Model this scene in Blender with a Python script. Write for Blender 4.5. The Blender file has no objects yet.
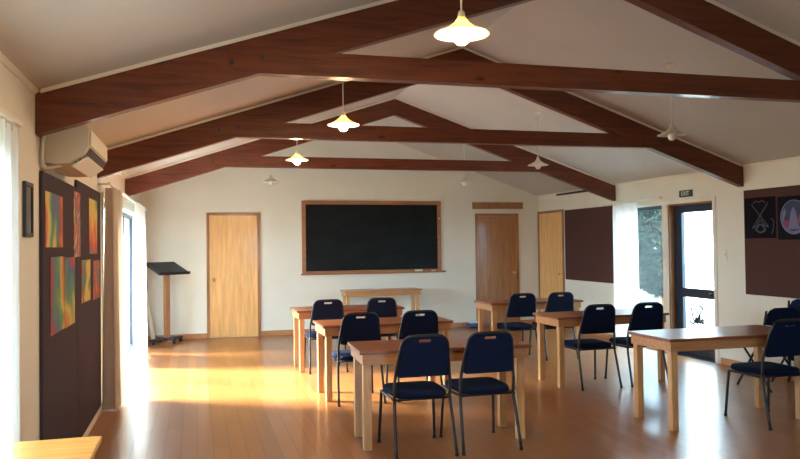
import bpy, bmesh, math, random
from math import sin, cos, pi, radians
from mathutils import Vector, Matrix
random.seed(7)
S = bpy.context.scene
C = S.collection

# ------------------------------------------------------------------ dimensions
XL, XR, YB, YR = -0.866, 6.146, 12.539, -2.6
HL, HR, XM, HM = 2.389, 2.376, 2.689, 3.563
def ceil_z(x):
    return HL + (HM-HL)*(x-XL)/(XM-XL) if x < XM else HR + (HM-HR)*(XR-x)/(XR-XM)

# ------------------------------------------------------------------ materials
def mat(name, col, rough=.6, spec=.5, coat=0, metal=0, sheen=0):
    m = bpy.data.materials.new(name); m.use_nodes = True
    b = m.node_tree.nodes['Principled BSDF']
    b.inputs['Base Color'].default_value = (*col, 1)
    b.inputs['Roughness'].default_value = rough
    b.inputs['Specular IOR Level'].default_value = spec
    b.inputs['Coat Weight'].default_value = coat
    b.inputs['Coat Roughness'].default_value = .12
    b.inputs['Metallic'].default_value = metal
    b.inputs['Sheen Weight'].default_value = sheen
    return m
def nd(m, t, **k):
    n = m.node_tree.nodes.new(t)
    for a, v in k.items(): setattr(n, a, v)
    return n
def lk(m, a, b): m.node_tree.links.new(a, b)
def bsdf(m): return m.node_tree.nodes['Principled BSDF']
def ramp(m, stops, interp='LINEAR'):
    r = nd(m, 'ShaderNodeValToRGB'); e = r.color_ramp.elements
    r.color_ramp.interpolation = interp
    while len(e) > 1: e.remove(e[-1])
    e[0].position = stops[0][0]; e[0].color = (*stops[0][1], 1)
    for p, c in stops[1:]:
        q = e.new(p); q.color = (*c, 1)
    return r
def coords(m, scale=(1,1,1), rot=(0,0,0), kind='Object', loc=(0,0,0)):
    t = nd(m, 'ShaderNodeTexCoord'); mp = nd(m, 'ShaderNodeMapping')
    mp.inputs['Scale'].default_value = scale; mp.inputs['Rotation'].default_value = rot
    mp.inputs['Location'].default_value = loc
    lk(m, t.outputs[kind], mp.inputs['Vector']); return mp.outputs[0]
def bump(m, src, strength=.2, dist=.01):
    b = nd(m, 'ShaderNodeBump'); b.inputs['Strength'].default_value = strength
    b.inputs['Distance'].default_value = dist
    lk(m, src, b.inputs['Height']); lk(m, b.outputs[0], bsdf(m).inputs['Normal'])
def wood(name, c1, c2, rough=.4, coat=.2, axis=0, scale=1., knots=False):
    m = mat(name, c1, rough, .4, coat)
    sc = [9, 9, 9]; sc[axis] = .7
    v = coords(m, tuple(s*scale for s in sc))
    n = nd(m, 'ShaderNodeTexNoise'); n.inputs['Scale'].default_value = 3.2
    n.inputs['Detail'].default_value = 7; n.inputs['Roughness'].default_value = .62
    n.inputs['Distortion'].default_value = .6
    lk(m, v, n.inputs['Vector'])
    r = ramp(m, [(.3, c2), (.52, c1), (.72, tuple(min(1, a*1.25) for a in c1))])
    lk(m, n.outputs['Fac'], r.inputs[0])
    out = r.outputs[0]
    if knots:
        vo = nd(m, 'ShaderNodeTexVoronoi'); vo.inputs['Scale'].default_value = 1.0
        s2 = [5, 5, 5]; s2[axis] = 2.2
        lk(m, coords(m, tuple(s2), loc=(.3, .1, .2)), vo.inputs['Vector'])
        kr = ramp(m, [(.03, (.25, .2, .2)), (.10, (1, 1, 1))]); lk(m, vo.outputs['Distance'], kr.inputs[0])
        mx = nd(m, 'ShaderNodeMix', data_type='RGBA', blend_type='MULTIPLY'); mx.inputs[0].default_value = 1
        lk(m, out, mx.inputs[6]); lk(m, kr.outputs[0], mx.inputs[7]); out = mx.outputs[2]
    lk(m, out, bsdf(m).inputs['Base Color'])
    bump(m, n.outputs['Fac'], .08, .004)
    return m
def plaster(name, col):
    m = mat(name, col, .8, .25)
    n = nd(m, 'ShaderNodeTexNoise'); n.inputs['Scale'].default_value = 1.6; n.inputs['Detail'].default_value = 6
    lk(m, coords(m), n.inputs['Vector'])
    r = ramp(m, [(.3, tuple(c*.96 for c in col)), (.7, tuple(min(1, c*1.03) for c in col))])
    lk(m, n.outputs['Fac'], r.inputs[0]); lk(m, r.outputs[0], bsdf(m).inputs['Base Color'])
    n2 = nd(m, 'ShaderNodeTexNoise'); n2.inputs['Scale'].default_value = 90; lk(m, coords(m), n2.inputs['Vector'])
    bump(m, n2.outputs['Fac'], .05, .003)
    return m

M = {}
M['wall'] = plaster('cream_wall_paint', (.72, .68, .59))
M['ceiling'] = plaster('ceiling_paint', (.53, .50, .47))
M['trim'] = mat('cream_trim_paint', (.74, .68, .58), .5)
M['beam'] = wood('stained_beam_wood', (.135, .032, .014), (.06, .015, .008), .42, .15, 0, 1, True)
M['top'] = wood('varnished_table_top', (.23, .070, .026), (.15, .042, .017), .28, .2, 0)
M['apron'] = wood('table_apron_wood', (.44, .205, .08), (.33, .145, .055), .35, .3, 0)
M['leg'] = wood('table_leg_wood', (.54, .295, .12), (.42, .22, .085), .38, .3, 2)
M['oak'] = wood('golden_side_table_wood', (.62, .34, .10), (.46, .23, .06), .3, .4, 1)
M['door'] = wood('door_veneer', (.74, .41, .16), (.64, .33, .115), .38, .25, 2, .8)
M['door2'] = wood('dark_door_veneer', (.36, .155, .052), (.27, .11, .036), .38, .25, 2, .8)
M['frame'] = wood('door_frame_wood', (.33, .145, .055), (.24, .095, .036), .4, .2, 2)
M['boardframe'] = wood('chalkboard_frame_wood', (.34, .145, .055), (.25, .1, .04), .4, .2, 0)
M['base'] = wood('baseboard_wood', (.45, .20, .085), (.33, .14, .06), .4, .3, 1)
M['steel'] = mat('black_tube_steel', (.006, .007, .010), .42, .5)
M['rubber'] = mat('black_rubber', (.01, .01, .01), .7)
M['brass'] = mat('brass', (.6, .4, .15), .3, metal=1)
M['white'] = mat('white_plastic', (.72, .70, .64), .4)
M['ac'] = mat('aged_white_plastic', (.56, .48, .38), .45)
M['alu'] = mat('dark_navy_aluminium', (.012, .022, .045), .35, .5, metal=.0)
M['iron'] = mat('bolt_steel', (.05, .05, .05), .5, metal=.6)
M['darkgrey'] = mat('dark_grey_laminate', (.018, .020, .026), .6)
M['concrete'] = plaster('pale_concrete', (.34, .34, .33))
M['render'] = plaster('white_render', (.40, .43, .45))
M['grass'] = mat('grass_ground', (.03, .045, .018), .9)

# fabric of the chairs
m = M['fabric'] = mat('navy_fabric', (.008, .018, .062), .9, .15)
n = nd(m, 'ShaderNodeTexNoise'); n.inputs['Scale'].default_value = 260; lk(m, coords(m), n.inputs['Vector'])
r = ramp(m, [(.3, (.002, .006, .024)), (.7, (.005, .013, .048))]); lk(m, n.outputs['Fac'], r.inputs[0])
lk(m, r.outputs[0], bsdf(m).inputs['Base Color']); bump(m, n.outputs['Fac'], .15, .002)

# pin board cloth with faint horizontal ribs
def pin(name, c):
    m = mat(name, c, .9, .15)
    w = nd(m, 'ShaderNodeTexWave', bands_direction='Z'); w.inputs['Scale'].default_value = 14
    w.inputs['Distortion'].default_value = .6; w.inputs['Detail'].default_value = 2
    lk(m, coords(m), w.inputs['Vector'])
    n = nd(m, 'ShaderNodeTexNoise'); n.inputs['Scale'].default_value = 120; lk(m, coords(m), n.inputs['Vector'])
    r = ramp(m, [(0, tuple(x*.93 for x in c)), (1, tuple(x*1.06 for x in c))]); lk(m, w.outputs['Fac'], r.inputs[0])
    lk(m, r.outputs[0], bsdf(m).inputs['Base Color']); bump(m, n.outputs['Fac'], .3, .004)
    return m
M['pinL'] = pin('plum_pinboard_cloth', (.056, .040, .052))
M['pinR'] = pin('maroon_pinboard_cloth', (.082, .036, .031))

# floor: narrow varnished boards running along the room
m = M['floor'] = mat('varnished_floor_boards', (.4, .2, .08), .2, .5, coat=.22)
bsdf(m).inputs['Coat Roughness'].default_value = .13
v = coords(m, rot=(0, 0, pi/2))
def brick(m, v, c1, c2, mortar):
    b = nd(m, 'ShaderNodeTexBrick'); b.offset = .37; b.offset_frequency = 2
    b.inputs['Color1'].default_value = (*c1, 1); b.inputs['Color2'].default_value = (*c2, 1)
    b.inputs['Mortar'].default_value = (*mortar, 1); b.inputs['Scale'].default_value = 1
    b.inputs['Mortar Size'].default_value = .0022; b.inputs['Mortar Smooth'].default_value = .1
    b.inputs['Bias'].default_value = 0
    b.inputs['Brick Width'].default_value = 1.9; b.inputs['Row Height'].default_value = .118
    lk(m, v, b.inputs['Vector']); return b
br = brick(m, v, (.27, .100, .026), (.34, .132, .037), (.10, .034, .010))
n = nd(m, 'ShaderNodeTexNoise'); n.inputs['Scale'].default_value = 3; n.inputs['Detail'].default_value = 7
n.inputs['Roughness'].default_value = .65
lk(m, coords(m, (3.5, .22, 3.5)), n.inputs['Vector'])
r = ramp(m, [(.3, (.88, .85, .82)), (.7, (1.06, 1.05, 1.04))]); lk(m, n.outputs['Fac'], r.inputs[0])
mx = nd(m, 'ShaderNodeMix', data_type='RGBA', blend_type='MULTIPLY'); mx.inputs[0].default_value = 1
lk(m, br.outputs['Color'], mx.inputs[6]); lk(m, r.outputs[0], mx.inputs[7])
lk(m, mx.outputs[2], bsdf(m).inputs['Base Color'])
rr = ramp(m, [(.3, (.30,)*3), (.7, (.34,)*3)]); lk(m, n.outputs['Fac'], rr.inputs[0])
lk(m, rr.outputs[0], bsdf(m).inputs['Roughness'])

# chalkboard with faint wiped chalk
m = M['chalk'] = mat('chalkboard_slate', (.012, .016, .018), .6, .2)
n = nd(m, 'ShaderNodeTexNoise'); n.inputs['Scale'].default_value = 2.2; n.inputs['Detail'].default_value = 8
lk(m, coords(m, (1, 1, 2)), n.inputs['Vector'])
r = ramp(m, [(.4, (.003, .0045, .005)), (.8, (.009, .012, .014))]); lk(m, n.outputs['Fac'], r.inputs[0])
lk(m, r.outputs[0], bsdf(m).inputs['Base Color'])

# window glass: clear with a little mirror
m = M['glass'] = bpy.data.materials.new('window_glass'); m.use_nodes = True
nt = m.node_tree; nt.nodes.clear()
o = nd(m, 'ShaderNodeOutputMaterial'); t = nd(m, 'ShaderNodeBsdfTransparent'); g = nd(m, 'ShaderNodeBsdfGlossy')
g.inputs['Roughness'].default_value = .02; t.inputs[0].default_value = (.93, .97, .97, 1)
lw = nd(m, 'ShaderNodeLayerWeight'); pw = nd(m, 'ShaderNodeMath', operation='POWER'); pw.inputs[1].default_value = 5
lk(m, lw.outputs['Facing'], pw.inputs[0]); f = nd(m, 'ShaderNodeMath', operation='MULTIPLY_ADD'); lk(m, pw.outputs[0], f.inputs[0])
f.inputs[1].default_value = .9; f.inputs[2].default_value = .03; x = nd(m, 'ShaderNodeMixShader')
lk(m, f.outputs[0], x.inputs[0]); lk(m, t.outputs[0], x.inputs[1]); lk(m, g.outputs[0], x.inputs[2]); lk(m, x.outputs[0], o.inputs[0])

def trans(name, col, k, tcol=None):
    m = bpy.data.materials.new(name); m.use_nodes = True; m.node_tree.nodes.clear()
    o = nd(m, 'ShaderNodeOutputMaterial'); d = nd(m, 'ShaderNodeBsdfDiffuse'); t = nd(m, 'ShaderNodeBsdfTranslucent')
    d.inputs[0].default_value = (*col, 1); t.inputs[0].default_value = (*(tcol or col), 1)
    x = nd(m, 'ShaderNodeMixShader'); x.inputs[0].default_value = k
    lk(m, d.outputs[0], x.inputs[1]); lk(m, t.outputs[0], x.inputs[2]); lk(m, x.outputs[0], o.inputs[0]); return m
M['curtain'] = trans('white_curtain_cloth', (.82, .81, .79), .30)
M['curtain_beige'] = trans('beige_curtain_cloth', (.62, .52, .42), .22)
M['shade_off'] = trans('white_glass_shade', (.78, .76, .72), .3)
M['shade'] = trans('glow_tinted_glass_shade', (.80, .76, .68), .55, (.95, .80, .45))  # warm lamp glow put into the translucent colour; unlit shades stay white
def emit(name, col, s):
    m = bpy.data.materials.new(name); m.use_nodes = True; m.node_tree.nodes.clear()
    o = nd(m, 'ShaderNodeOutputMaterial'); e = nd(m, 'ShaderNodeEmission')
    e.inputs[0].default_value = (*col, 1); e.inputs[1].default_value = s; lk(m, e.outputs[0], o.inputs[0]); return m
BULB = 400.
M['bulb'] = emit('lit_bulb', (1, .70, .38), BULB)
M['exitgreen'] = mat('exit_sign_green', (.004, .05, .035), .4)
M['signwhite'] = mat('sign_white', (.75, .85, .80), .5)

def paint(name, pal, angle, dist, scale=1.2, off=0):
    """wet-on-wet rainbow painting"""
    m = mat(name, (1, 1, 1), .7, .2)
    v = coords(m, kind='Object', rot=(angle, 0, 0), loc=(off, off, off))
    n = nd(m, 'ShaderNodeTexNoise'); n.inputs['Scale'].default_value = 4.0; n.inputs['Detail'].default_value = 1.5
    lk(m, v, n.inputs['Vector'])
    s = nd(m, 'ShaderNodeSeparateXYZ'); lk(m, v, s.inputs[0])
    a = nd(m, 'ShaderNodeMath', operation='MULTIPLY_ADD'); lk(m, n.outputs['Fac'], a.inputs[0])
    a.inputs[1].default_value = dist*1.7; lk(m, s.outputs['Z'], a.inputs[2])
    b = nd(m, 'ShaderNodeMath', operation='MULTIPLY'); lk(m, a.outputs[0], b.inputs[0]); b.inputs[1].default_value = scale
    c = nd(m, 'ShaderNodeMath', operation='FRACT'); lk(m, b.outputs[0], c.inputs[0])
    k = len(pal); r = ramp(m, [(i/k, p) for i, p in enumerate(pal)] + [(1, pal[0])]); lk(m, c.outputs[0], r.inputs[0])
    lk(m, r.outputs[0], bsdf(m).inputs['Base Color']); return m
RED, ORG, YEL, GRN, TEAL, BLU, PUR = (.42,.07,.06), (.58,.18,.06), (.58,.44,.12), (.16,.28,.12), (.08,.20,.19), (.09,.12,.24), (.20,.09,.18)

# ------------------------------------------------------------------ mesh helpers
def bx(bm, x0, y0, z0, x1, y1, z1):
    vs = [bm.verts.new((x, y, z)) for x in (x0, x1) for y in (y0, y1) for z in (z0, z1)]
    for f in ((0,1,3,2), (4,6,7,5), (0,4,5,1), (2,3,7,6), (0,2,6,4), (1,5,7,3)):
        bm.faces.new([vs[i] for i in f])
def prism(bm, pts, plane, a, b):
    """extrude a polygon; plane 'xz' extrudes along y, 'yz' along x, 'xy' along z"""
    def P(p, t):
        return {'xz': (p[0], t, p[1]), 'yz': (t, p[0], p[1]), 'xy': (p[0], p[1], t)}[plane]
    A = [bm.verts.new(P(p, a)) for p in pts]; B = [bm.verts.new(P(p, b)) for p in pts]
    bm.faces.new(A); bm.faces.new(B[::-1]); n = len(pts)
    for i in range(n): bm.faces.new((A[i], A[(i+1) % n], B[(i+1) % n], B[i]))
def tube(bm, pts, r, seg=10, cap=True):
    pts = [Vector(p) for p in pts]; rings = []
    up = Vector((0, 0, 1))
    t0 = (pts[1]-pts[0]).normalized()
    nrm = t0.cross(up) if abs(t0.dot(up)) < .95 else t0.cross(Vector((1, 0, 0)))
    nrm.normalize()
    for i, p in enumerate(pts):
        t = ((pts[i]-pts[i-1]).normalized() if i else t0) + ((pts[i+1]-pts[i]).normalized() if i < len(pts)-1 else (pts[i]-pts[i-1]).normalized())
        t.normalize(); nrm = (nrm - t*nrm.dot(t)).normalized(); bn = t.cross(nrm)
        rr = r[i] if isinstance(r, (list, tuple)) else r
        rings.append([bm.verts.new(p + (nrm*cos(2*pi*k/seg) + bn*sin(2*pi*k/seg))*rr) for k in range(seg)])
    for a, b in zip(rings, rings[1:]):
        for k in range(seg): bm.faces.new((a[k], a[(k+1) % seg], b[(k+1) % seg], b[k]))
    if cap: bm.faces.new(rings[0][::-1]); bm.faces.new(rings[-1])
def smooth_path(pts, n=6):
    """Catmull-Rom through pts"""
    P = [Vector(p) for p in pts]; P = [2*P[0]-P[1]] + P + [2*P[-1]-P[-2]]; out = []
    for i in range(1, len(P)-2):
        for k in range(n):
            t = k/n; a, b, c, d = P[i-1:i+3]
            out.append(.5*((2*b) + (c-a)*t + (2*a-5*b+4*c-d)*t*t + (-a+3*b-3*c+d)*t**3))
    out.append(P[-2]); return out
def lathe(bm, prof, cx=0, cy=0, seg=32, cap=False):
    rings = [[bm.verts.new((cx+r*cos(2*pi*k/seg), cy+r*sin(2*pi*k/seg), z)) for k in range(seg)] for r, z in prof]
    for a, b in zip(rings, rings[1:]):
        for k in range(seg): bm.faces.new((a[k], a[(k+1) % seg], b[(k+1) % seg], b[k]))
    if cap: bm.faces.new(rings[0][::-1]); bm.faces.new(rings[-1])
def obj(name, bm, m, parent=None, bevel=0, smooth=False, seg=2):
    bmesh.ops.remove_doubles(bm, verts=bm.verts, dist=1e-6)
    bmesh.ops.recalc_face_normals(bm, faces=bm.faces)
    me = bpy.data.meshes.new(name); bm.to_mesh(me); bm.free()
    if smooth: me.polygons.foreach_set('use_smooth', [True]*len(me.polygons))
    me.materials.append(M[m] if isinstance(m, str) else m)
    o = bpy.data.objects.new(name, me); C.objects.link(o)
    if parent: o.parent = parent
    if bevel:
        b = o.modifiers.new('Bevel', 'BEVEL'); b.width = bevel; b.segments = seg; b.limit_method = 'ANGLE'; b.angle_limit = radians(40)
    return o
def N(): return bmesh.new()
def box(name, m, parent, *a, bevel=0):
    bm = N(); bx(bm, *a); return obj(name, bm, m, parent, bevel)
def tag(o, label, cat, group=None):
    o['label'] = label; o['category'] = cat
    if group: o['group'] = group
    return o
def thing(name, label, cat, loc=(0,0,0), rz=0, group=None):
    o = bpy.data.objects.new(name, None); o.empty_display_size = .1; C.objects.link(o)
    o.location = loc; o.rotation_euler = (0, 0, rz); return tag(o, label, cat, group)
def struct(o): o['kind'] = 'structure'; return o
def dup(root, loc, label, group=None):
    r = root.copy(); C.objects.link(r); r.location = loc; r['label'] = label
    if group: r['group'] = group
    for ch in list(root.children):
        c = ch.copy(); C.objects.link(c); c.parent = r
        for g in ch.children:
            d = g.copy(); C.objects.link(d); d.parent = c
    return r

# ------------------------------------------------------------------ room shell
WT = .14
bm = N(); bx(bm, XL-WT, YR-WT, -.12, XR+WT, YB+WT, 0); struct(obj('floor', bm, 'floor'))
bm = N()
sl, sr = (HM-HL)/(XM-XL), (HM-HR)/(XR-XM)
prism(bm, [(XL-.6, HL-.6*sl), (XM, HM), (XR+.6, HR-.6*sr), (XR+.6, HR-.6*sr+.2), (XM, HM+.2), (XL-.6, HL-.6*sl+.2)], 'xz', YR-.5, YB+.5)
struct(obj('ceiling', bm, 'ceiling'))
def side_wall(name, x0, x1, top, holes):
    """long wall with rectangular openings (ya, yb, za, zb)"""
    bm = N()
    ys = sorted({YR-WT, YB+WT, *[h[0] for h in holes], *[h[1] for h in holes]})
    zs = sorted({0, top, *[h[2] for h in holes], *[h[3] for h in holes]})
    for a, b in zip(ys, ys[1:]):
        for c, d in zip(zs, zs[1:]):
            if any(h[0] <= a and b <= h[1] and h[2] <= c and d <= h[3] for h in holes): continue
            bx(bm, x0, a, c, x1, b, d)
    bmesh.ops.remove_doubles(bm, verts=bm.verts, dist=1e-5)
    # drop the doubled inner faces
    seen = {}
    for f in bm.faces: seen.setdefault(tuple(sorted(v.index for v in f.verts)) if False else frozenset(f.verts), []).append(f)
    kill = [f for fs in seen.values() if len(fs) > 1 for f in fs]
    bmesh.ops.delete(bm, geom=kill, context='FACES')
    return struct(obj(name, bm, 'wall'))
WL = [(1.9, 3.72, .02, 2.0), (7.55, 11.75, .02, 1.98)]
WRr = [(7.72, 8.62, 0, 2.0), (8.74, 9.85, .08, 2.0)]
side_wall('wall_left', XL-WT, XL, HL-.001, WL)
side_wall('wall_right', XR, XR+WT, HR-.001, WRr)
bm = N(); prism(bm, [(XL, 0), (XR, 0), (XR, HR), (XM, HM), (XL, HL)], 'xz', YB, YB+WT); struct(obj('wall_back', bm, 'wall'))
bm = N()   # wall behind the viewer, with a wide window
for a in ((XL, 0, XR, .8), (XL, .8, 1.8, 2.0), (3.4, .8, XR, 2.0)):
    bx(bm, a[0], YR-WT, a[1], a[2], YR, a[3])
prism(bm, [(XL, 2.0), (XR, 2.0), (XR, HR), (XM, HM), (XL, HL)], 'xz', YR-WT, YR)
struct(obj('wall_rear', bm, 'wall'))

# skirting
def base(name, *a): struct(box(name, 'base', None, *a, bevel=.004))
bm = N(); bx(bm, XL+.02, YB-.015, 0, .165, YB, .085); bx(bm, 1.035, YB-.015, 0, 4.89, YB, .085); bx(bm, 5.74, YB-.015, 0, XR-.02, YB, .085)
struct(obj('baseboard_back', bm, 'base', bevel=.003))
bm = N(); bx(bm, XR-.015, 9.9, 0, XR, 11.5, .085); bx(bm, XR-.015, YR, 0, XR, 7.62, .085)
struct(obj('baseboard_right', bm, 'base', bevel=.003))
bm = N(); bx(bm, XL, 3.78, 0, XL+.02, 7.47, .06); struct(obj('baseboard_left', bm, 'trim', bevel=.003))
# ceiling coves along the eaves
k = 0
for x0, s, h in ((XL, 1, HL), (XR, -1, HR)):
    k += 1; bm = N()
    prism(bm, [(x0, h-.020), (x0+s*.006, h-.020), (x0+s*.022, h+.002), (x0+s*.02, h+.006), (x0, h-.002)], 'xz', YR+.01, YB-.01)
    struct(obj('trim_%d' % k, bm, 'trim'))

# ------------------------------------------------------------------ roof trusses
TR = [4.507, 7.179, 9.889]
TD, TG, TT = .235, .014, .095
tlabel = ['dark stained roof truss nearest the viewer, crossing above the brightest pendant lamp',
          'middle dark stained roof truss, its left end beside the wall air conditioner',
          'farthest dark stained roof truss, its tie beam just above the chalkboard']
for i, y in enumerate(TR):
    t = thing('roof_truss', tlabel[i], 'roof truss', (XM, y, 2.55), 0, 'dark stained roof trusses')
    def loc(p): return (p[0]-XM, p[1]-2.55)
    for side in (0, 1):
        if side == 0: pts = [(XL+.002, HL-TG-TD), (XL+.002, HL-TG), (XM, HM-TG), (XM, HM-TG-TD)]
        else: pts = [(XM, HM-TG-TD), (XM, HM-TG), (XR-.002, HR-TG), (XR-.002, HR-TG-TD)]
        bm = N(); prism(bm, [loc(p) for p in pts], 'xz', 0, TT)
        obj('rafter', bm, 'beam', t, .004)
    zb, zt = 2.549, 2.698
    xa = XL + (zt+TG-HL)/sl - .02; xb = XR - (zt+TG-HR)/sr + .02
    xa0 = XL + (zb+TG+TD-HL)/sl - .14; xb0 = XR - (zb+TG+TD-HR)/sr + .22
    bm = N(); prism(bm, [loc(p) for p in ((xa0, zb), (xa+.06, zt), (xb-.06, zt), (xb0, zb))], 'xz', -.006, TT-.012)
    obj('tie_beam', bm, 'beam', t, .003)
    for bxx, bz in ((xa+.30, zb+.09), (xa+.12, zb+.055), (xb-.30, zb+.09), (xb-.12, zb+.055)):
        bm = N(); tube(bm, [(bxx-XM, -.016, bz-2.55), (bxx-XM, -.002, bz-2.55)], .018, 6)
        obj('bolt', bm, 'iron', t)
    # pale beading where truss meets ceiling
    for side in (0, 1):
        pts = [(XL+.03, HL-.024+.03*sl), (XL+.03, HL+.03*sl-.002), (XM, HM-.002), (XM, HM-.026)] if side == 0 else [(XM, HM-.026), (XM, HM-.002), (XR-.03, HR+.03*sr-.002), (XR-.03, HR-.024+.03*sr)]
        bm = N(); prism(bm, [loc(p) for p in pts], 'xz', -.012, -.001); obj('ceiling_bead', bm, 'trim', t)

# ------------------------------------------------------------------ pendant lamps
RIM = 2.45
def pendant(x, y, lit, label):
    t = thing('pendant_lamp', label, 'lamp', (x, y, RIM), 0, 'lit pendant lamps' if lit else 'unlit pendant lamps')
    prof = [(.127, 0), (.120, .005), (.088, .018), (.056, .034), (.034, .052), (.022, .070), (.018, .080)]
    inner = [(max(r-.003, .01), z-.003) for r, z in prof][::-1]
    bm = N(); lathe(bm, prof+inner[1:]+[prof[0]]); obj('lamp_shade', bm, 'shade' if lit else 'shade_off', t, smooth=True)
    bm = N(); lathe(bm, [(.002, .108), (.011, .106), (.015, .098), (.019, .078), (.019, .055), (.015, .045)], cap=True); obj('lamp_holder', bm, 'white', t, smooth=True)
    bm = N(); lathe(bm, [(.013, .05), (.02, .035), (.032, .01), (.036, -.012), (.032, -.032), (.018, -.046), (.002, -.05)], cap=True, seg=20)
    obj('bulb', bm, 'bulb' if lit else 'white', t, smooth=True)
    top = ceil_z(x)-RIM
    bm = N(); tube(bm, [(0, 0, .10), (0, 0, top-.02)], .0045, 6); obj('cord', bm, 'white', t)
    bm = N(); lathe(bm, [(.006, top-.032), (.03, top-.026), (.042, top-.012), (.042, top+.012)], cap=True, seg=20)
    obj('ceiling_rose', bm, 'trim', t, smooth=True)
LX, RX = 1.13, 4.06
pendant(1.165, 3.12, True, 'lit white pendant lamp nearest the viewer, the largest and brightest')
pendant(1.125, 5.70, True, 'lit white pendant lamp, middle of the three that are switched on')
pendant(1.085, 8.15, True, 'lit white pendant lamp farthest and smallest of the three glowing')
pendant(1.07, 10.95, False, 'unlit pendant lamp by the back wall, up left of the chalkboard')
pendant(4.10, 5.67, False, 'unlit white pendant lamp in front of the middle truss at right')
pendant(4.03, 8.20, False, 'unlit white pendant lamp over the far truss, above the dark door')
pendant(4.01, 10.7, False, 'unlit pendant lamp by the back wall, up right of the chalkboard')

# ------------------------------------------------------------------ doors of the room
def flush_door(idx, x0, x1, h, m, handle_left=True):
    t = bpy.data.objects.new('door_%d' % idx, None); C.objects.link(t); t.location = ((x0+x1)/2, YB, 0); struct(t)
    w = (x1-x0)/2
    bm = N(); fw = .045
    bx(bm, -w, -.022, 0, -w+fw, 0, h); bx(bm, w-fw, -.022, 0, w, 0, h); bx(bm, -w+fw, -.022, h-fw, w-fw, 0, h)
    obj('door_frame', bm, 'frame', t, .002)
    box('door_leaf', m, t, -w+fw+.003, -.012, .006, w-fw-.003, 0, h-fw-.003, bevel=.002)
    s = -1 if handle_left else 1; hx = s*(w-fw-.06)
    bm = N(); tube(bm, [(hx, -.012, .96), (hx, -.016, .96)], .028, 16); tube(bm, [(hx, -.016, .96), (hx, -.04, .96), (hx, -.046, .96), (hx, -.066, .96), (hx, -.074, .96)], [.009, .009, .022, .026, .016], 16)
    obj('door_handle', bm, 'brass', t, smooth=True)
    return t
flush_door(1, .165, 1.035, 2.065, 'door')
flush_door(2, 4.89, 5.74, 2.05, 'door2', False)
# door in the right wall near the back corner
t = bpy.data.objects.new('door_3', None); C.objects.link(t); t.location = (XR, 12.03, 0); struct(t)
bm = N(); w = .49
for a, b in ((-w, -w+.045), (w-.045, w)): bx(bm, -.022, a, 0, 0, b, 2.08)
bx(bm, -.022, -w+.045, 2.035, 0, w-.045, 2.08); obj('door_frame', bm, 'frame', t, .002)
box('door_leaf', 'door', t, -.012, -w+.048, .006, 0, w-.048, 2.032, bevel=.002)
bm = N(); tube(bm, [(-.012, -.36, .96), (-.04, -.36, .96), (-.046, -.36, .96), (-.066, -.36, .96)], [.009, .009, .024, .02], 14); obj('door_handle', bm, 'brass', t, smooth=True)

# ------------------------------------------------------------------ glazed door and side light in the right wall
xg = XR+.085
t = bpy.data.objects.new('door_4', None); C.objects.link(t); t.location = (xg, 8.17, 0); struct(t)
w = .448
bm = N()
for a, b in ((-w+.002, -w+.085), (w-.17, w-.002)): bx(bm, 0, a, .012, .045, b, 1.99)
bx(bm, 0, -w+.085, 1.88, .045, w-.17, 1.99); bx(bm, 0, -w+.085, .765, .045, w-.17, .885); bx(bm, 0, -w+.085, .012, .045, w-.17, .15)
obj('door_leaf', bm, 'alu', t, .003)
box('glass', 'glass', t, .019, -w+.083, .883, .025, w-.168, 1.882)
box('glass', 'glass', t, .019, -w+.083, .148, .025, w-.168, .767)
bm = N(); tube(bm, [(0, -w+.13, .825), (-.03, -w+.13, .825), (-.038, -w+.13, .825), (-.055, -w+.13, .825)], [.012, .012, .024, .02], 14); obj('door_handle', bm, 'steel', t, smooth=True)
# lettering scribble etched in dark on the lower pane
bm = N()
sx = .016
def P(u, v): return (sx, -u, v)
strokes = [[(-.20,.80),(-.185,.70),(-.15,.60),(-.11,.55)], [(-.26,.54),(-.22,.56),(-.18,.53),(-.13,.55)], [(-.11,.55),(-.09,.64),(-.07,.62),(-.08,.56),(-.05,.54)],
           [(-.05,.54),(-.02,.66),(0,.70),(.01,.64),(0,.56),(.03,.54)], [(.03,.56),(.06,.62),(.09,.60),(.07,.55),(.13,.56)], [(-.03,.80),(.01,.83),(.05,.81),(.07,.77)], [(.0,.76),(.03,.74),(.01,.70)]]
for s in strokes: tube(bm, smooth_path([P(u*.8+.03, v*.8+.0) for u, v in s], 5), .011, 6)
obj('lettering', bm, 'rubber', t)
# wooden linings and pale frame around both openings
bm = N()
bx(bm, XR-.012, 8.62, 0, XR+WT, 8.74, 2.0)
struct(obj('trim_3', bm, 'trim', bevel=.003))
bm = N()
bx(bm, XR+.003, 8.600, 0, xg-.003, 8.6195, 1.98); bx(bm, XR+.003, 7.721, 0, xg-.003, 7.738, 1.98); bx(bm, XR+.003, 7.738, 1.98, xg-.003, 8.6, 1.999)
struct(obj('trim_4', bm, 'frame', bevel=.002))
bm = N()
bx(bm, XR-.014, 7.66, 0, XR-.0005, 7.718, 2.0); bx(bm, XR-.014, 7.66, 2.002, XR-.0005, 9.9, 2.05)
struct(obj('trim_5', bm, 'trim', bevel=.003))
bm = N(); bx(bm, XR+.002, 7.74, 0.001, XR+WT, 8.60, .011); struct(obj('trim_6', bm, 'alu'))

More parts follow.
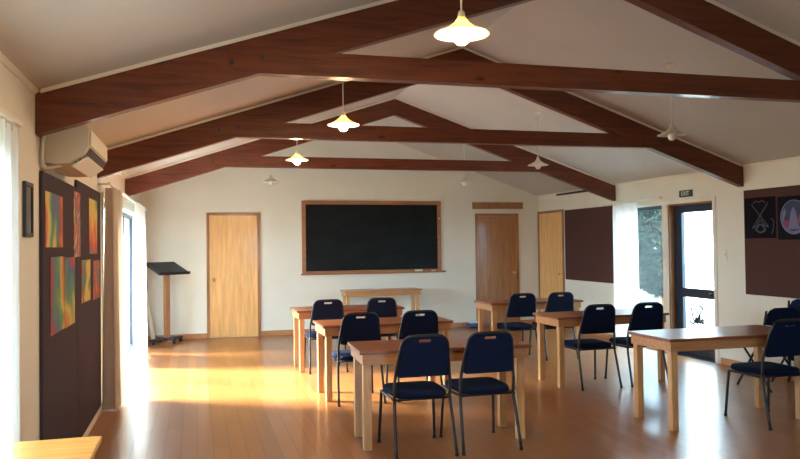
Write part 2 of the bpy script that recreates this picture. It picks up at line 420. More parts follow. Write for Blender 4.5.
def window(idx, x, y0, y1, z0, z1, mulls, m='alu', t=.045, fr=.05):
    w = bpy.data.objects.new('window_%d' % idx, None); C.objects.link(w); w.location = (x, (y0+y1)/2, z0); struct(w)
    L = (y1-y0)/2-.002; H = z1-z0-.002
    bm = N(); bx(bm, 0, -L, .002, t, -L+fr, H); bx(bm, 0, L-fr, .002, t, L, H); bx(bm, 0, -L+fr, .002, t, L-fr, .002+fr); bx(bm, 0, -L+fr, H-fr, t, L-fr, H)
    ms = [q-(y0+y1)/2 for q in mulls]
    for q in ms: bx(bm, 0.001, q-.035, .002+fr, t-.001, q+.035, H-fr)
    obj('window_frame', bm, m, w, .002)
    e = [-L+fr-.005] + ms + [L-fr+.005]
    for a, b in zip(e, e[1:]): box('glass', 'glass', w, t/2-.003, a, fr-.003, t/2+.003, b, H-fr+.005)
    return w
window(1, XL-.10, 1.9, 3.72, .02, 2.0, [2.8])
window(2, XL-.10, 7.55, 11.75, .02, 1.98, [8.95, 10.5])
window(3, XR+.085, 8.74, 9.85, .08, 2.0, [])
w = bpy.data.objects.new('window_4', None); C.objects.link(w); w.location = (2.6, YR-.1, .8); struct(w)
bm = N()
for a in ((-.798, -.74), (-.03, .03), (.74, .798)): bx(bm, a[0], 0, .002, a[1], .045, 1.198)
for a in ((-.74, -.03), (.03, .74)):
    bx(bm, a[0], 0, .002, a[1], .045, .06); bx(bm, a[0], 0, 1.14, a[1], .045, 1.198)
obj('window_frame', bm, 'alu', w)
for a in ((-.745, -.025), (.025, .745)): box('glass', 'glass', w, a[0], .02, .05, a[1], .026, 1.15)
# pale door reveal linings of the left windows
k = 6
for y0, y1, z1 in ((1.9, 3.72, 2.0), (7.55, 11.75, 1.98)):
    k += 1; bm = N()
    bx(bm, XL-.002, y0-.055, .0, XL+.014, y0-.001, z1+.055); bx(bm, XL-.002, y1+.001, .0, XL+.014, y1+.055, z1+.055); bx(bm, XL-.002, y0-.001, z1+.001, XL+.014, y1+.001, z1+.055)
    bmesh.ops.translate(bm, verts=bm.verts, vec=(.0025, 0, 0))
    struct(obj('trim_%d' % k, bm, 'trim', bevel=.003))

# ------------------------------------------------------------------ curtains
def curtain(name, x, y0, y1, z0, z1, m, label, folds, amp=.035, gather=.0, lean=0, group=None, seed=0):
    rnd = random.Random(seed); n = folds*12; rows = 22
    ph = [rnd.uniform(-.5, .5) for _ in range(folds+2)]
    c = thing(name, label, 'curtain', (x, (y0+y1)/2, 0), 0, group)
    bm = N(); grid = []
    for j in range(rows+1):
        v = j/rows; z = z0 + (z1-z0)*v; row = []
        for i in range(n+1):
            u = i/n; q = u*folds
            wob = ph[int(q)]*.6*(1-v)
            a = amp*(1-.35*v)*(sin(2*pi*q + wob) + .25*sin(4*pi*q+ph[int(q)]*3))
            yy = (u-.5)*(y1-y0)*(1-gather*v) + lean*v + .012*sin(9*u+5*v)*(1-v)
            row.append(bm.verts.new((a, yy, z + .006*sin(2*pi*q)*(1-v))))
        grid.append(row)
    for a, b in zip(grid, grid[1:]):
        for i in range(n): bm.faces.new((a[i], a[i+1], b[i+1], b[i]))
    obj('cloth', bm, m, c, smooth=True)
    for i in range(folds+1):
        yy = (i/folds-.5)*(y1-y0)*(1-gather)+lean
        bm = N(); tube(bm, [(0, yy, z1-.02), (0, yy, z1+.021)], .004, 6); obj('curtain_hook', bm, 'white', c)
    return c
def rail(x, y0, y1, z, label):
    r = thing('curtain_rail', label, 'curtain rail', (x, (y0+y1)/2, z))
    w = (y1-y0)/2
    box('track', 'white', r, -.012, -w, 0, .012, w, .022, bevel=.002)
    s = 1 if x < 0 else -1
    for yy in (-w+.1, 0, w-.1):
        box('bracket', 'white', r, min(-s*.012, -s*(abs(x-(XL if x < 0 else XR))-.0005)), yy-.012, .002, max(-s*.012, -s*(abs(x-(XL if x < 0 else XR))-.0005)), yy+.012, .02)
rail(XL+.06, 1.8, 3.87, 2.085, 'white curtain track at the left edge above the bright near window')
rail(XL+.10, 7.2, 12.35, 2.085, 'white curtain track above the far left glass doors')
rail(XR-.10, 8.65, 10.0, 2.085, 'white curtain track above the side light beside the glazed exit door')
curtain('curtain', XL+.06, 1.85, 3.82, .03, 2.06, 'curtain', 'white backlit curtain at the left edge beside the small framed picture', 17, .022, seed=1)
curtain('curtain', XL+.115, 7.16, 7.80, .02, 2.06, 'curtain_beige', 'beige shaded curtain between the plum pinboards and the far left glass doors', 4, .075, .2, 0, seed=2)
curtain('curtain', XL+.15, 9.75, 11.0, .02, 2.06, 'curtain', 'glowing white curtain drawn across the far left glass doors', 8, .05, seed=3)
curtain('curtain', XL+.10, 11.10, 11.70, .02, 2.06, 'curtain', 'bright white curtain nearest the back corner behind the lectern', 6, .05, seed=4)
curtain('curtain', XR-.10, 9.20, 9.80, .03, 2.06, 'curtain', 'sheer white curtain on the right wall beside the brown pinboard', 6, .035, seed=5)

# ------------------------------------------------------------------ chalkboard
b = thing('chalkboard', 'large black chalkboard in a wooden frame on the back wall', 'chalkboard', (2.98, YB, 1.0))
W, H = 1.245, 1.27
box('writing_surface', 'chalk', b, -W+.06, -.018, .05, W-.06, -.001, H-.06)
bm = N(); bx(bm, -W, -.034, .0, -W+.065, -.001, H); bx(bm, W-.065, -.034, 0, W, -.001, H); bx(bm, -W+.065, -.034, H-.065, W-.065, -.001, H)
obj('board_frame', bm, 'boardframe', b, .004)
bm = N(); bx(bm, -W-.02, -.085, -.0, W+.07, -.001, .028); bx(bm, -W+.065, -.034, .028, W-.065, -.001, .065); obj('chalk_ledge', bm, 'boardframe', b, .003)
bm = N(); prism(bm, [(-.012, -.008), (.012, -.008), (.012, .012), (-.012, .012)], 'xz', -.044, -.034)
bmesh.ops.translate(bm, verts=bm.verts, vec=(W-.033, 0, .96)); obj('catch', bm, 'white', b)
d = thing('board_duster', 'small white felt duster lying on the chalkboard ledge', 'board duster', (3.79, YB-.059, 1.029))
box('felt', 'white', d, -.07, -.022, 0, .07, .022, .018, bevel=.003); box('back', 'trim', d, -.068, -.02, .018, .068, .02, .03, bevel=.003)
bm = N(); tube(bm, [(4.03, YB-.06, 1.037), (4.10, YB-.055, 1.037)], .0075, 8)
tag(obj('chalk_stick', bm, 'white'), 'short white chalk stick near the right end of the chalkboard ledge', 'chalk')

bm = N(); bx(bm, 4.84, YB-.025, 2.135, 5.83, YB, 2.255); bx(bm, 4.84, YB-.045, 2.135, 5.83, YB-.025, 2.15)
tag(obj('hook_rail', bm, 'frame', bevel=.003), 'plain dark wooden board fixed above the right back door', 'wall board')
o = thing('wall_outlet', 'small white power outlet low on the back wall, right of chalkboard', 'outlet', (4.47, YB, .19))
box('plate', 'white', o, -.06, -.008, -.04, .06, 0, .04, bevel=.003); box('plug', 'white', o, .02, -.03, -.02, .05, -.008, .02, bevel=.004)
bg = thing('bag', 'small crumpled blue and white bag on the floor by back wall', 'bag', (4.80, YB-.14, 0))
M['bagblue'] = mat('bag_blue', (.06, .09, .22), .7); M['bagwhite'] = mat('bag_white', (.6, .62, .66), .7)
def lump(bm, cx, cy, cz, rx, ry, rz, seed):
    r = random.Random(seed); g = bmesh.ops.create_icosphere(bm, subdivisions=3, radius=1)
    for v in g['verts']:
        k = 1 + .16*sin(5*v.co.x+seed) * cos(6*v.co.y+seed*2) + .05*r.uniform(-1, 1)
        v.co = Vector((cx+v.co.x*rx*k, cy+v.co.y*ry*k, max(0.0, cz+v.co.z*rz*k)))
bm = N(); lump(bm, 0, 0, .045, .15, .10, .05, 3); obj('bag_body', bm, 'bagblue', bg)
bm = N(); lump(bm, -.03, -.01, .10, .085, .07, .03, 5); obj('bag_flap', bm, 'bagwhite', bg)

# ------------------------------------------------------------------ pin boards and pictures, left wall
def slab(name, m, y0, y1, z0, z1, wall, th, label, cat, off=0.0, group=None, bev=.003):
    s = 1 if wall == 'L' else -1; x = XL if wall == 'L' else XR
    a, b_ = sorted((x+s*(off+.0015), x+s*(off+th)))
    o = box(name, m, None, a, y0, z0, b_, y1, z1, bevel=bev)
    # move origin to the centre so object-space patterns start there
    c = Vector(((a+b_)/2, (y0+y1)/2, (z0+z1)/2)); o.data.transform(Matrix.Translation(-c)); o.location = c
    return tag(o, label, cat, group)
slab('pinboard', 'pinL', 4.61, 5.868, .062, 1.95, 'L', .02, 'tall plum pinboard nearer the viewer, under the air conditioner', 'pinboard', 0, 'plum pinboards on the left wall')
slab('pinboard', 'pinL', 5.872, 7.26, .062, 2.01, 'L', .02, 'tall plum pinboard farther back, next to the beige curtain', 'pinboard', 0, 'plum pinboards on the left wall')
slab('pinboard', 'pinR', 9.91, 11.48, .87, 2.06, 'R', .02, 'maroon pinboard between the wooden corner door and white curtain', 'pinboard')
slab('pinboard', 'pinR', 5.0, 7.165, .88, 2.08, 'R', .02, 'large maroon pinboard at the right edge carrying two dark posters', 'pinboard')
arts = [((4.67, 5.25, 1.51, 1.84), [RED, ORG, YEL, YEL, GRN, TEAL, BLU], 1.1, .45, 1.7, 'rainbow painting on paper, top left of the plum pinboards'),
        ((5.70, 6.01, 1.44, 1.915), [ORG, PUR, RED, YEL, PUR, BLU], .9, 1.1, 2.6, 'narrow purple and orange painting in the upper row, second from left'),
        ((6.49, 6.99, 1.455, 1.915), [RED, ORG, YEL, YEL, GRN, TEAL], .25, .3, 1.25, 'red to green painting at top right, beside the beige curtain'),
        ((4.83, 5.31, .975, 1.45), [PUR, TEAL, GRN, YEL, ORG, RED], 1.3, .35, 1.6, 'large curved rainbow painting, lower left of the pinboard group'),
        ((5.325, 5.74, .97, 1.44), [RED, ORG, YEL, GRN, TEAL, BLU], .15, .3, 1.5, 'rainbow painting fading red to blue, lower row, second from left'),
        ((6.07, 6.55, 1.08, 1.41), [GRN, YEL, YEL, ORG, RED, TEAL], 1.2, .9, 1.5, 'yellow and green painting in the lower row, third from left'),
        ((6.73, 7.15, 1.06, 1.395), [RED, ORG, PUR, RED, TEAL], 1.4, .8, 2.0, 'red and purple painting, rightmost of the lower row')]
for i, ((a, b_, c_, d_), pal, ang, di, sc, lab) in enumerate(arts):
    m = paint('rainbow_wash', pal, ang, di, sc, off=i*.37)
    slab('painting', m, a, b_, c_, d_, 'L', .003, lab, 'painting', .0205, 'rainbow paintings on the plum pinboards', 0)
# little framed picture left of the pinboards
p = thing('framed_picture', 'small dark framed picture between the left curtain and pinboards', 'picture', (XL, 4.285, 1.71))
bm = N(); hw, hh = .095, .145
for a in ((-hw, -hh, -hw+.022, hh), (hw-.022, -hh, hw, hh), (-hw+.022, hh-.022, hw-.022, hh), (-hw+.022, -hh, hw-.022, -hh+.022)): bx(bm, .0005, a[0], a[1], .018, a[2], a[3])
obj('picture_frame', bm, 'darkgrey', p, .002)
box('print', paint('muted_print', [(.16,.14,.12), (.25,.25,.24), (.12,.12,.14)], .4, .3, 3), p, .001, -hw+.02, -hh+.02, .008, hw-.02, hh-.02)

# ------------------------------------------------------------------ posters, right wall
def wallpt(y, z, d): return (XR-.02-d, y, z)
PX = XR-.0205
p1 = thing('poster', 'dark poster with crossed pale sticks, left of the two posters', 'poster', (PX-.002, 6.90, 1.76))
box('sheet', mat('black_poster_paper', (.010, .009, .013), .9, .05), p1, -.004, -.225, -.235, 0, .245, .225)
M['chalkline'] = mat('pale_chalk_line', (.055, .06, .08), .8); M['pinkpaint'] = mat('pink_paint', (.22, .02, .09), .7); M['redchalk'] = mat('red_chalk', (.10, .012, .02), .7)
def P1(u, v): return (-.006, -u, v)
bm = N(); tube(bm, [P1(-.13, .15), P1(.12, -.11)], .006, 6); tube(bm, [P1(.12, .16), P1(-.12, -.12)], .006, 6)
tube(bm, smooth_path([P1(-.12, -.12), P1(-.06, -.10), P1(0, -.03), P1(.06, -.09), P1(.12, -.11)], 5), .006, 6)
tube(bm, smooth_path([P1(-.07, -.14), P1(0, -.08), P1(.07, -.14), P1(0, -.17), P1(-.07, -.14)], 5), .010, 6)
tube(bm, smooth_path([P1(.16, -.02), P1(.20, -.05), P1(.19, -.14), P1(.17, -.19)], 5), .005, 6)
obj('drawing', bm, 'chalkline', p1)
bm = N(); tube(bm, smooth_path([P1(-.11, .16), P1(-.06, .185), P1(-.02, .17), P1(.03, .185), P1(.08, .165)], 5), .007, 6); obj('drawing_accent', bm, 'redchalk', p1)
p2 = thing('poster', 'dark poster with a round blue and pink picture, at right edge', 'poster', (PX-.002, 6.42, 1.745))
box('sheet', mat('dark_poster_paper', (.010, .011, .017), .9, .05), p2, -.004, -.235, -.24, 0, .225, .225)
def disc(name, m, cy, cz, ry, rz, d0, d1, par, a0=0, a1=2*pi):
    bm = N(); prism(bm, [(cy+ry*cos(a0+(a1-a0)*k/40), cz+rz*sin(a0+(a1-a0)*k/40)) for k in range(40)], 'yz', -d1, -d0); return obj(name, bm, m, par)
M['medblue'] = mat('deep_blue_paint', (.010, .020, .07), .6); M['lilac'] = mat('lilac_paint', (.12, .11, .21), .6)
disc('round_border', 'lilac', 0, 0, .185, .185, .004, .006, p2)
disc('round_field', 'medblue', 0, .012, .165, .163, .006, .008, p2)
bm = N(); prism(bm, [(0, .11), (-.035, .06), (-.05, -.02), (-.085, -.13), (.085, -.13), (.05, -.02), (.035, .06)], 'yz', -.010, -.008); obj('bell_shape', bm, 'lilac', p2)
bm = N()
for s in (-1, 1): prism(bm, [(s*.15, .05), (s*.115, .10), (s*.10, .05), (s*.125, .0), (s*.13, -.05), (s*.155, -.03)], 'yz', -.010, -.008)
obj('side_shape', bm, 'lilac', p2)
disc('pink_spot', 'pinkpaint', .10, -.07, .045, .04, .008, .0105, p2); disc('pink_spot', 'pinkpaint', -.105, -.025, .045, .055, .008, .0105, p2)

sw = thing('light_switch', 'pale wall switch plate right of the glazed exit door', 'light switch', (XR, 7.52, 1.33))
box('plate', 'trim', sw, -.01, -.04, -.06, 0, .04, .06, bevel=.003); box('rocker', 'white', sw, -.016, -.01, -.018, -.01, .01, .018, bevel=.002)
bm = N(); bx(bm, XR-.05, 10.55, 2.325, XR-.001, 11.72, 2.355)
tag(obj('wall_batten', bm, 'darkgrey', bevel=.003), 'thin dark batten high on right wall below the ceiling', 'batten')

# exit sign
e = thing('exit_sign', 'green EXIT sign above the glazed exit door', 'exit sign', (XR, 8.22, 2.065+.055))
box('sign_case', 'exitgreen', e, -.022, -.125, -.044, 0, .125, .044, bevel=.003)
cu = bpy.data.curves.new('t', 'FONT'); cu.body = 'EXIT'; cu.size = .078; cu.align_x = 'CENTER'; cu.align_y = 'CENTER'; cu.extrude = .001
to = bpy.data.objects.new('t', cu); C.objects.link(to); bpy.context.view_layer.update()
me = bpy.data.meshes.new_from_object(to.evaluated_get(bpy.context.evaluated_depsgraph_get())); bpy.data.objects.remove(to)
me.transform(Matrix.Rotation(-pi/2, 4, 'Z') @ Matrix.Rotation(pi/2, 4, 'X')); me.transform(Matrix.Translation((-.0235, 0, 0)))
me.materials.clear(); me.materials.append(M['signwhite']); lo = bpy.data.objects.new('lettering', me); C.objects.link(lo); lo.parent = e

# ------------------------------------------------------------------ air conditioner
a = thing('air_conditioner', 'cream wall air conditioner above the plum pinboards', 'air conditioner', (XL, 5.1, 2.0))
Y0, Y1 = -.44, .43
prof = [(.002, .0), (.08, -.005), (.15, .0), (.235, .055), (.262, .10), (.262, .21), (.24, .235), (.002, .245)]
bm = N(); prism(bm, prof, 'xz', Y0, Y1)
obj('housing', bm, 'ac', a, .008)
bm = N(); prism(bm, [(.264, .105), (.27, .11), (.27, .205), (.264, .208)], 'xz', Y0+.02, Y1-.02); obj('front_panel', bm, 'ac', a, .001)
bm = N(); prism(bm, [(.155, -.006), (.245, .052), (.25, .046), (.165, -.014)], 'xz', Y0+.06, Y1-.06); obj('vent_flap', bm, 'white', a)
bm = N(); prism(bm, [(.236, .052), (.263, .096), (.2655, .094), (.2385, .050)], 'xz', Y0+.05, Y1-.05); obj('vent_slot', bm, 'darkgrey', a)
bm = N()
for q in (.175, .20, .225): prism(bm, [(q, .008+(q-.15)*.62), (q+.006, .012+(q-.15)*.62), (q+.004, .002+(q-.15)*.62-.012), (q-.002, -.002+(q-.15)*.62-.012)], 'xz', Y0+.07, Y1-.07)
obj('vent_louvre', bm, 'darkgrey', a)
bm = N(); tube(bm, smooth_path([(.02, Y0-.01, .16), (.02, Y0-.035, .12), (.018, Y0-.04, .0), (.03, Y0-.02, -.03), (.10, Y0+.05, -.008)], 6), .012, 8); obj('pipe', bm, 'ac', a, smooth=True)

# ------------------------------------------------------------------ tables
def table(name, x, y, rz, W, D, H, label, mt='top', ma='apron', ml='leg', group=None, th=.026, ap=.078, lw=.058, oh=.036, ohy=None):
    t = thing(name, label, 'table', (x, y, 0), rz, group)
    w, d = W/2, D/2
    box('tabletop', mt, t, -w, -d, H-th, w, d, H, bevel=.004)
    bm = N(); i = .024; at = .02; z0, z1 = H-th-ap, H-th-.0005
    bx(bm, -w+i, -d+i, z0, w-i, -d+i+at, z1); bx(bm, -w+i, d-i-at, z0, w-i, d-i, z1)
    bx(bm, -w+i, -d+i+at, z0, -w+i+at, d-i-at, z1); bx(bm, w-i-at, -d+i+at, z0, w-i, d-i-at, z1)
    obj('apron', bm, ma, t, .002)
    for sx in (-1, 1):
        for sy in (-1, 1):
            cx, cy = sx*(w-oh-lw/2), sy*(d-(ohy or oh)-lw/2)
            bm = N(); bx(bm, cx-lw/2, cy-lw/2, 0, cx+lw/2, cy+lw/2, z1)
            obj('leg', bm, ml, t, .005)
    return t
TW, TDp, TH = 1.328, .584, .733
G = 'wooden classroom tables in rows'
table('classroom_table', 1.807, 5.47, -.045, TW, .585, TH, 'wooden table nearest the viewer in the left row, two chairs before it', group=G, ohy=.07, lw=.062)
table('classroom_table', 1.82, 7.29, .015, TW, TDp, TH, 'wooden table in the middle of the left row, behind the nearest one', group=G)
table('classroom_table', 1.80, 9.02, .015, TW, TDp, TH, 'wooden table farthest back in the left row, two chairs before it', group=G)
table('classroom_table', 4.30, 9.11, .01, TW, TDp, TH, 'wooden table farthest back in the right row, near the dark door', group=G)
table('classroom_table', 4.24, 7.18, 0, TW, TDp, TH, 'wooden table in the middle of the right row, two chairs before it', group=G)
table('classroom_table', 4.256, 5.32, .0, 1.36, .60, TH, 'wooden table nearest at right with pale reflective top', group=G)
table('front_table', 3.02, 12.15, 0, 1.34, .42, .75, 'narrow wooden table standing below the chalkboard', mt='apron')
table('side_table', XL+.292, 2.62, pi/2, 1.30, .39, .73, 'golden wooden table against left wall at the bottom left corner', mt='oak', ma='oak', ml='oak')

# ------------------------------------------------------------------ chairs
def back_y(z):   # side profile of the back, z measured from floor, y from the rear feet
    return .085 - .075*max(0, (z-.50))/.36 if z > .50 else .085
def slot_panel():
    """upholstered back with a hand slot near the top"""
    outer = []
    def arc(cx, cz, r, a0, a1, n=8): return [(cx+r*cos(a0+(a1-a0)*k/n), cz+r*sin(a0+(a1-a0)*k/n)) for k in range(n+1)]
    outer += [(-.190, .575), (-.175, .562)]
    outer += [(.175, .562), (.190, .575), (.178, .66), (.166, .74)]
    outer += arc(.110, .800, .050, .1, pi/2)
    outer += arc(-.110, .800, .050, pi/2, pi-.1)
    outer += [(-.166, .74), (-.178, .66)]
    hole = [(x, z) for x, z in (arc(.038, .822, .011, -pi/2, pi/2, 6) + arc(-.038, .822, .011, pi/2, 3*pi/2, 6))]
    bm = N(); es = []
    for loop in (outer, hole):
        vs = [bm.verts.new((x, 0, z)) for x, z in loop]
        es += [bm.edges.new((vs[i], vs[(i+1) % len(vs)])) for i in range(len(vs))]
    bmesh.ops.triangle_fill(bm, use_beauty=True, edges=es)
    bmesh.ops.dissolve_limit(bm, angle_limit=.01, verts=bm.verts, edges=bm.edges) if False else None
    faces = list(bm.faces)
    g = bmesh.ops.extrude_face_region(bm, geom=faces)
    for v in [q for q in g['geom'] if isinstance(q, bmesh.types.BMVert)]: v.co.y += .028
    for v in bm.verts: v.co.y += back_y(v.co.z) - .014
    return bm
def seat_bm():
    """rounded cushion, slightly crowned, narrower at the rear"""
    bm = N(); n = 28; layers = [(.0, .93), (.006, .985), (.022, 1.0), (.036, .985), (.046, .94), (.051, .80), (.053, .45)]
    rings = []
    for h, s in layers:
        ring = []
        for k in range(n*2):
            a = 2*pi*k/(n*2); ca, sa = cos(a), sin(a); e = .36
            px = math.copysign(abs(ca)**e, ca); py = math.copysign(abs(sa)**e, sa)
            w = .212 - .014*(1-py)/2
            ring.append(bm.verts.new((px*w*s, .295 + py*.215*s, .405 + h)))
        rings.append(ring)
    for p, q in zip(rings, rings[1:]):
        for k in range(n*2): bm.faces.new((p[k], p[(k+1) % (n*2)], q[(k+1) % (n*2)], q[k]))
    bm.faces.new(rings[0][::-1]); bm.faces.new(rings[-1]); return bm
def make_chair(label, loc, rz=0):
    t = thing('stacking_chair', label, 'chair', loc, rz, 'navy and black stacking chairs')
    obj('seat', seat_bm(), 'fabric', t, smooth=True)
    obj('backrest', slot_panel(), 'fabric', t, .006)
    bm = N(); half = [(.205, .095, .41), (.207, .088, .50), (.200, .083, .575), (.186, .055, .68), (.175, back_y(.76), .765), (.163, back_y(.82), .815), (.135, back_y(.85), .845), (.095, back_y(.86), .856), (0, back_y(.86), .857)]
    path = [(-x, y, z) for x, y, z in half] + half[::-1][1:]
    tube(bm, smooth_path(path, 4), .0115, 10); obj('back_frame', bm, 'steel', t, smooth=True)
    bm = N()
    for s in (-1, 1): tube(bm, smooth_path([(s*.205, .075, .398), (s*.207, .20, .397), (s*.207, .40, .397), (s*.205, .475, .397)], 3), .011, 8)
    tube(bm, [(-.205, .13, .392), (.205, .13, .392)], .009, 8); tube(bm, [(-.205, .44, .392), (.205, .44, .392)], .009, 8)
    obj('seat_frame', bm, 'steel', t, smooth=True)
    for s in (-1, 1):
        for pts in ([(s*.205, .10, .42), (s*.212, .075, .30), (s*.222, .0, .012)], [(s*.205, .478, .405), (s*.210, .492, .28), (s*.220, .515, .012)]):
            bm = N(); tube(bm, smooth_path(pts, 4), .0115, 10); l = obj('leg', bm, 'steel', t, smooth=True)
            x, y, _ = pts[-1]
            bm = N(); tube(bm, [(x, y, 0), (x, y, .022)], .0135, 10); obj('rubber_foot', bm, 'rubber', l)
    return t
chair0 = make_chair('navy chair at the front left table, left of its pair, nearest viewer', (1.55, 4.955, 0))
for x, y, lab in [(2.045, 4.955, 'navy chair at the front left table, right of its pair'),
                  (1.495, 6.80, 'navy chair at the middle left table, left of its pair'),
                  (2.08, 6.80, 'navy chair at the middle left table, right of its pair'),
                  (1.495, 8.60, 'navy chair at the farthest left table, left of its pair'),
                  (2.15, 8.60, 'navy chair at the farthest left table, right of its pair'),
                  (3.985, 8.58, 'dark chair at the farthest right table, left of its pair, pulled out'),
                  (4.52, 8.58, 'dark chair at the farthest right table, right of its pair'),
                  (3.985, 6.73, 'navy chair at the middle right table, left of its pair'),
                  (4.555, 6.73, 'navy chair at the middle right table, right of its pair'),
                  (4.585, 4.86, 'navy chair at the nearest right table, closest to the right edge')]:
    dup(chair0, (x, y, 0), lab)

# folding chairs facing away from the right wall
def make_fold(label, loc, rz, folded=False):
    t = thing('folding_chair', label, 'chair', loc, rz, 'dark folding chairs by the right wall')
    # faces +y in its own frame
    bm = N()
    outl = [(-.22, .66), (-.205, .74), (-.16, .80), (-.10, .825), (.10, .825), (.16, .80), (.205, .74), (.22, .66), (.10, .645), (-.10, .645)]
    dz = .06 if folded else 0
    prism(bm, [(x, z+dz) for x, z in outl], 'xz', -.012, .012)
    bmesh.ops.translate(bm, verts=bm.verts, vec=(0, -.005 if folded else .005, 0)); obj('backrest', bm, 'fabric', t, .005)
    so = [(-.19, .02), (.19, .02), (.20, .30), (.17, .40), (-.17, .40), (-.20, .30)]
    bm = N()
    if folded: prism(bm, [(x, .22+y) for x, y in so], 'xz', .035, .055)
    else: prism(bm, so, 'xy', .425, .45)
    obj('seat', bm, 'fabric', t, .008)
    for s in (-1, 1):
        bm = N(); tube(bm, [(s*.215, -.005, .80+dz), (s*.215, .01, .45), (s*.215, .02, .0)] if folded else [(s*.215, -.01, .80), (s*.215, .05, .55), (s*.215, .42, .0)], .0115, 8); obj('leg', bm, 'steel', t, smooth=True)
        bm = N(); tube(bm, [(s*.195, .012, .62), (s*.195, .02, .04)] if folded else [(s*.20, .36, .43), (s*.20, .16, .22), (s*.20, -.04, .0)], .0115, 8); obj('leg', bm, 'steel', t, smooth=True)
    bm = N()
    if folded: tube(bm, [(-.195, .02, .08), (.195, .02, .08)], .008, 8)
    else: tube(bm, [(-.215, .325, .14), (.215, .325, .14)], .008, 8)
    obj('stretcher', bm, 'steel', t)
    return t
make_fold('open dark folding chair with crossed legs, behind the chair at right', (5.655, 6.09, 0), 0)
make_fold('folded dark chair leaning on the right wall under the maroon pinboard', (6.04, 6.22, 0), radians(90), True)

# ------------------------------------------------------------------ lectern and leaning roll
l = thing('lectern', 'wheeled music stand lectern with dark sloping top in back corner', 'lectern', (-.45, 12.16, 0), radians(40))
bm = N(); bx(bm, -.045, -.025, .08, .045, .025, 1.15); obj('post', bm, 'frame', l, .003)
bm = N(); bx(bm, -.29, -.21, -.012, .29, .21, .012); bx(bm, -.29, -.225, -.012, .29, -.21, .035)
bmesh.ops.rotate(bm, verts=bm.verts, cent=(0, 0, 0), matrix=Matrix.Rotation(radians(24), 3, 'X')); bmesh.ops.translate(bm, verts=bm.verts, vec=(0, 0, 1.175))
obj('reading_top', bm, 'darkgrey', l, .003)
bm = N(); bx(bm, -.29, -.03, .05, .29, .03, .085); bx(bm, -.03, -.20, .05, .03, .20, .084); obj('base', bm, 'darkgrey', l, .003)
for x, y in ((-.26, 0), (.26, 0), (0, -.17), (0, .17)):
    bm = N(); tube(bm, [(x-.012, y, .024), (x+.012, y, .024)], .024, 14); bx(bm, x-.016, y-.01, .03, x+.016, y+.01, .052); obj('castor', bm, 'rubber', l)
bm = N(); tube(bm, [(-.815, 12.49, .93), (-.665, 12.35, .03)], .036, 16)
tag(obj('chart_roll', bm, 'trim', smooth=False), 'pale rolled chart leaning in the corner beside the lectern post', 'roll')

# ------------------------------------------------------------------ outside
bm = N(); bx(bm, -40, -40, -.35, 50, 60, -.16); struct(obj('ground', bm, 'grass'))
bm = N(); prism(bm, [(XR+WT+.005, 5), (10.1, 5), (10.1, 13.95), (XR+WT+.005, 8.7)], 'xy', -.16, -.06); struct(obj('patio', bm, 'concrete'))
bm = N(); bx(bm, -3.2, -3, -.16, XL-WT-.005, 14, -.06); struct(obj('path', bm, 'concrete'))
nb = thing('added_bright_wall', 'sunlit white wall added outside to whiten the view through the glazed exit door', 'building', (10.2, 11.0, -.16))  # wall added so the view through the exit door blows out white
box('wall_face', 'render', nb, 0, -3.2, 0, .2, 3.0, 3.2); bm = N(); tube(bm, [(-.05, 2.2, 0), (-.05, 2.2, 3.0)], .04, 12); obj('downpipe', bm, 'white', nb)
box('wall_cap', 'concrete', nb, -.06, -3.2, 3.2, .26, 3.0, 3.28)
M['leaf'] = trans('shrub_leaf', (.010, .018, .013), .15)
M['timber'] = mat('weathered_fence_timber', (.030, .040, .042), .8)
fe = thing('slat_fence', 'grey slatted fence seen through the right window', 'fence', (12.3, 17.5, -.16))
bm = N()
for k in range(23): bx(bm, 0, -4.5, .08+k*.14, .02, 4.5, .205+k*.14)
obj('slat_panel', bm, 'timber', fe)
for yy in (-4.4, -2.2, 0, 2.2, 4.4): box('post', 'timber', fe, .021, yy-.05, 0, .12, yy+.05, 3.28)
def shrub(x, y, h, r, seed, label):
    t = thing('garden_shrub', label, 'shrub', (x, y, -.16), 0, 'shrubs outside the right window'); rnd = random.Random(seed)
    bm = N(); tube(bm, [(0, 0, 0), (.03, .02, h*.5), (0, 0, h*.85)], [.06, .04, .015], 8)
    for k in range(7):
        a = k*.9; tube(bm, [(0, 0, h*(.2+.07*k)), (cos(a)*r*.6, sin(a)*r*.6, h*(.35+.08*k))], [.025, .008], 6)
    obj('stem', bm, 'frame', t)
    bm = N()
    for k in range(7500):
        a = rnd.uniform(0, 2*pi); u = rnd.uniform(-1, 1); q = rnd.uniform(.5, 1)**.5; s = (1-u*u)**.5
        c = Vector((cos(a)*s*r*q, sin(a)*s*r*q, h*.55+u*h*.45*q)); d1 = Vector([rnd.gauss(0, 1) for _ in range(3)]).normalized(); d2 = d1.orthogonal().normalized()
        L = rnd.uniform(.06, .13); vs = [bm.verts.new(c+p) for p in (-d1*L, d2*L*.4, d1*L, -d2*L*.4)]; bm.faces.new(vs)
    o = obj('foliage', bm, 'leaf', t)
shrub(10.9, 15.6, 3.2, 1.0, 1, 'dark leafy shrub outside the right window, nearer the exit door')
shrub(10.9, 17.75, 3.4, 1.05, 2, 'dark leafy shrub outside the right window, farther left')

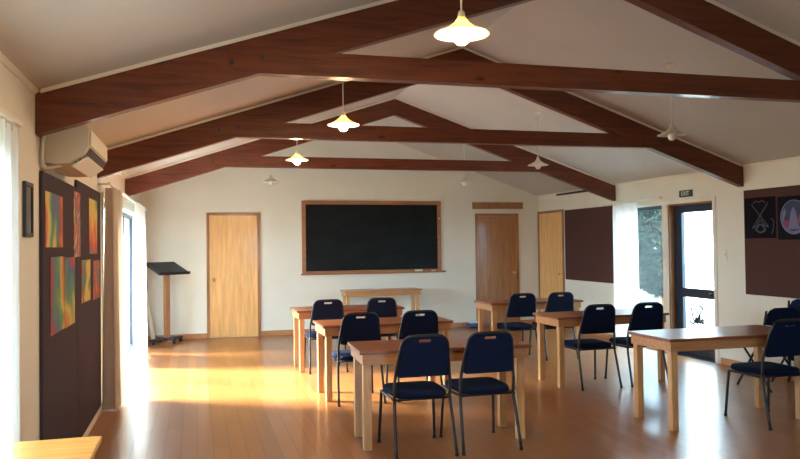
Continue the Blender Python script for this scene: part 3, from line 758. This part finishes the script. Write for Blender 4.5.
# ------------------------------------------------------------------ light
w = bpy.data.worlds.new('sky'); S.world = w; w.use_nodes = True
bgn = w.node_tree.nodes['Background']; bgn.inputs[0].default_value = (.54, .79, 1.0, 1); bgn.inputs[1].default_value = 11
sun = bpy.data.lights.new('sun', 'SUN'); sun.energy = 31; sun.angle = radians(20); sun.color = (1, .94, .84)
so = bpy.data.objects.new('sun', sun); C.objects.link(so)
d = Vector((1, -.40, -.60)); so.rotation_euler = d.to_track_quat('-Z', 'Y').to_euler()
def portal(loc, sx, sy, direction):
    L = bpy.data.lights.new('window_portal', 'AREA'); L.shape = 'RECTANGLE'; L.size = sx; L.size_y = sy; L.cycles.is_portal = True
    o = bpy.data.objects.new('window_portal', L); C.objects.link(o); o.location = loc
    z = -Vector(direction); x = Vector((0, 1, 0)) if abs(direction[0]) > .5 else Vector((1, 0, 0)); y = z.cross(x)
    o.matrix_world = Matrix((( x.x, y.x, z.x, loc[0]), (x.y, y.y, z.y, loc[1]), (x.z, y.z, z.z, loc[2]), (0, 0, 0, 1)))
portal((XL-WT-.03, 2.81, 1.01), 1.82, 1.98, (1, 0, 0)); portal((XL-WT-.03, 9.65, 1.0), 4.2, 1.96, (1, 0, 0))
portal((XR+WT+.03, 8.17, 1.0), .9, 2.0, (-1, 0, 0)); portal((XR+WT+.03, 9.3, 1.04), 1.11, 1.92, (-1, 0, 0))
portal((2.6, YR-WT-.03, 1.4), 1.6, 1.2, (0, 1, 0))

# ------------------------------------------------------------------ camera
f, yaw, pitch, roll, h = 736.6165, .2702, .0206, -.012, 1.5006
fw = Vector((sin(yaw)*cos(pitch), cos(yaw)*cos(pitch), sin(pitch))); r0 = Vector((cos(yaw), -sin(yaw), 0)); u0 = r0.cross(fw)
r1 = cos(roll)*r0 + sin(roll)*u0; u1 = -sin(roll)*r0 + cos(roll)*u0
cam = bpy.data.cameras.new('camera'); cam.sensor_width = 36; cam.lens = f*36/800; cam.clip_start = .05
co = bpy.data.objects.new('camera', cam); C.objects.link(co)
co.matrix_world = Matrix(((r1.x, u1.x, -fw.x, 0), (r1.y, u1.y, -fw.y, 0), (r1.z, u1.z, -fw.z, h), (0, 0, 0, 1)))
S.camera = co
S.view_settings.view_transform = 'Standard'; S.view_settings.look = 'None'; S.view_settings.gamma = 1
S.view_settings.use_curve_mapping = False; S.view_settings.exposure = 1.3
S.cycles.use_denoising = True; S.cycles.max_bounces = 10; S.cycles.diffuse_bounces = 6; S.cycles.caustics_reflective = False; S.cycles.caustics_refractive = False
S.cycles.sample_clamp_indirect = 8
